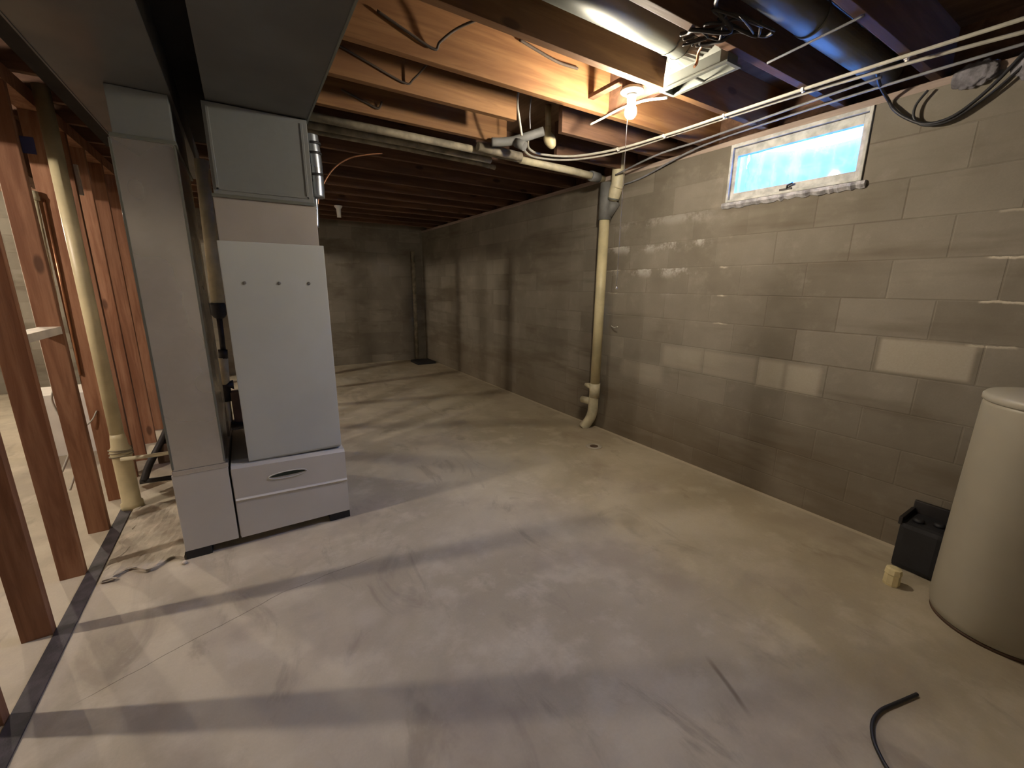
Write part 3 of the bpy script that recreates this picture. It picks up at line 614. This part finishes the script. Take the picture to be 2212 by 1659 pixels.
# black cable loops right of window
def Wp(y, z, x=2.90): return (x, y, z)
tag(obj('black_cable', T([(2.62, .98, 2.40), (2.76, 1.01, 2.38), (2.90, 1.01, 2.34), Wp(.98, 2.29), Wp(.924, 2.235), Wp(.84, 2.184), Wp(.749, 2.19), Wp(.658, 2.26), Wp(.573, 2.37), Wp(.5, 2.5)], .0075, 8, smooth=True), M['bcable']), 'black cable hanging in a wide loop right of the window', 'cable')
tag(obj('black_cable', T([Wp(.86, 2.335), Wp(.895, 2.28), Wp(.89, 2.22), Wp(.84, 2.178), Wp(.75, 2.178, 2.905), Wp(.64, 2.25, 2.905), Wp(.55, 2.34, 2.905)], .006, 8, smooth=True), M['bcable']), 'smaller inner loop of black cable right of the window', 'cable')
for q, (yy, zz, rr, lb) in enumerate(((.71, 2.35, .05, 'left lump of grey insulation stuffed at the wall top right of the window'), (.50, 2.33, .06, 'right lump of grey insulation at the wall top near the frame edge'))):
    bm = new(); bmesh.ops.create_icosphere(bm, subdivisions=4, radius=rr)
    for v in bm.verts:
        n_0 = v.co.normalized(); v.co *= 1 + .18 * math.sin(9 * n_0.x + q) * math.cos(8 * n_0.y + 2 * q) + random.uniform(-.03, .03); v.co.x *= .35; v.co.y *= 1.5
        v.co += Vector((2.915, yy, zz))
    for f in bm.faces: f.smooth = True
    tag(obj('insulation', bm, M['fluff']), lb, 'insulation')
# old cloth wires on the joist faces
tag(obj('cloth_wire', T([(.60, 2.012, 2.50), (.72, 2.008, 2.46), (.845, 2.006, 2.425), (.87, 1.99, 2.455), (.96, 1.94, 2.52), (1.12, 1.80, 2.56), (1.3, 1.68, 2.56)], .006, 7, smooth=True), M['dcloth']), 'dark cloth covered wire looping on the broad orange joist', 'wire')
tag(obj('cloth_wire', T([(.50, 2.37, 2.505), (.66, 2.37, 2.46), (.83, 2.368, 2.415), (.87, 2.35, 2.435), (.93, 2.30, 2.50), (.97, 2.2, 2.55)], .005, 7, smooth=True), M['dcloth']), 'dark wire kinked on the cut joist behind the orange joist', 'wire')
tag(obj('cloth_wire', T([(.60, 2.77, 2.47), (.74, 2.77, 2.43), (.80, 2.765, 2.415), (.82, 2.75, 2.45)], .006, 7, smooth=True), M['dcloth']), 'short dark wire on the rear cut joist, deepest of the three', 'wire')
tag(obj('cloth_wire', T([(1.30, 2.008, 2.585), (1.42, 2.008, 2.565), (1.55, 2.01, 2.55), (1.68, 2.012, 2.555)], .007, 7, smooth=True), M['dcloth']), 'sagging dark wire high on the orange joist left of the bulb', 'wire')
# porcelain lamp holder far back
t_ = thing('lamp_holder', 'small white empty lamp holder hanging in the dark far ceiling', 'lamp holder', (1.155, 6.0, 2.36))
obj('holder_body', a_lathe(new(), [(.05, 0), (.05, -.01), (.028, -.04), (.024, -.12), (.026, -.14)], (1.155, 6.0, 2.38), 'Z', 18), M['white'], t_)

# ------------------------------------------------------------ far corner
tag(obj('corner_pipe', T([(2.72, 7.74, 0), (2.72, 7.74, 2.0)], .035, 14), M['dirty']), 'dusty upright pipe in the far corner', 'pipe')
tag(obj('drain_cover', B(2.52, 2.86, 7.15, 7.55, 0, .04, bev=.01), M['black'], None, (2.7, 7.35, 0)), 'dark low cover on the floor in the far corner', 'drain cover')
# floor drain
t_ = thing('floor_drain', 'small round floor drain near the wall stack', 'drain', (2.52, 2.586, 0))
obj('drain_rim', a_lathe(new(), [(.072, 0), (.070, .003), (.040, .003), (.038, .0015)], (2.52, 2.586, 0), 'Z', 28), M['pad'], t_)
obj('drain_hole', a_lathe(new(), [(.036, .001), (.036, .0035), (.02, .0036)], (2.52, 2.586, 0), 'Z', 24), M['brownish'], t_)

# ------------------------------------------------------------ tank, sump, stub, cable
TX, TY = 2.568, .151
t_ = thing('storage_tank', 'large beige cylindrical tank at the right edge', 'tank', (TX, TY, 0))
obj('tank_body', a_lathe(new(), [(.205, .012), (.214, .018), (.221, .05), (.222, .12), (.221, .60), (.219, .955), (.214, .975)], (TX, TY, 0), 'Z', 72), M['tank'], t_)
obj('tank_lid', a_lathe(new(), [(.216, .970), (.223, .975), (.223, .992), (.214, 1.003), (.12, 1.010), (.01, 1.012)], (TX, TY, 0), 'Z', 72), M['lid'], t_)
obj('tank_foot', a_lathe(new(), [(.212, 0), (.212, .014)], (TX, TY, 0), 'Z', 60), M['brownish'], t_)
t_ = thing('black_tub', 'black plastic tub on the floor between tank and wall', 'tub', (2.80, .47, 0))
bm = new(); a_box(bm, 2.70, 2.90, .385, .555, 0, .25, .025); obj('tub_body', bm, M['black'], t_)
bm = new(); a_box(bm, 2.885, 2.905, .385, .555, .22, .315, .004); a_box(bm, 2.70, 2.885, .545, .560, .235, .275, .003); a_box(bm, 2.70, 2.885, .383, .396, .235, .275, .003); obj('tub_rim', bm, M['iron'], t_)
for cx_, cy_ in ((2.77, .50), (2.80, .43)): obj('cap', a_lathe(new(), [(.022, .25), (.022, .262), (.012, .268)], (cx_, cy_, 0), 'Z', 14), M['black'], t_)
tag(obj('pipe_stub', a_lathe(new(), [(.030, 0), (.033, .01), (.031, .055), (.034, .062), (.030, .085), (.018, .09)], (2.515, .495, 0), 'Z', 9, smooth=False), M['blockpaint'], None, (2.515, .495, 0)), 'small cream pipe stub standing on the floor before the black tub', 'pipe stub')
tag(obj('floor_cable', T([(1.856, .231, .006), (1.80, .245, .006), (1.735, .262, .006), (1.67, .277, .006), (1.60, .276, .006), (1.535, .254, .006), (1.49, .222, .006), (1.46, .19, .006), (1.40, .10, .006)], .006, 8, smooth=True), M['bcable']), 'black cable end curling on the floor at lower right', 'cable')
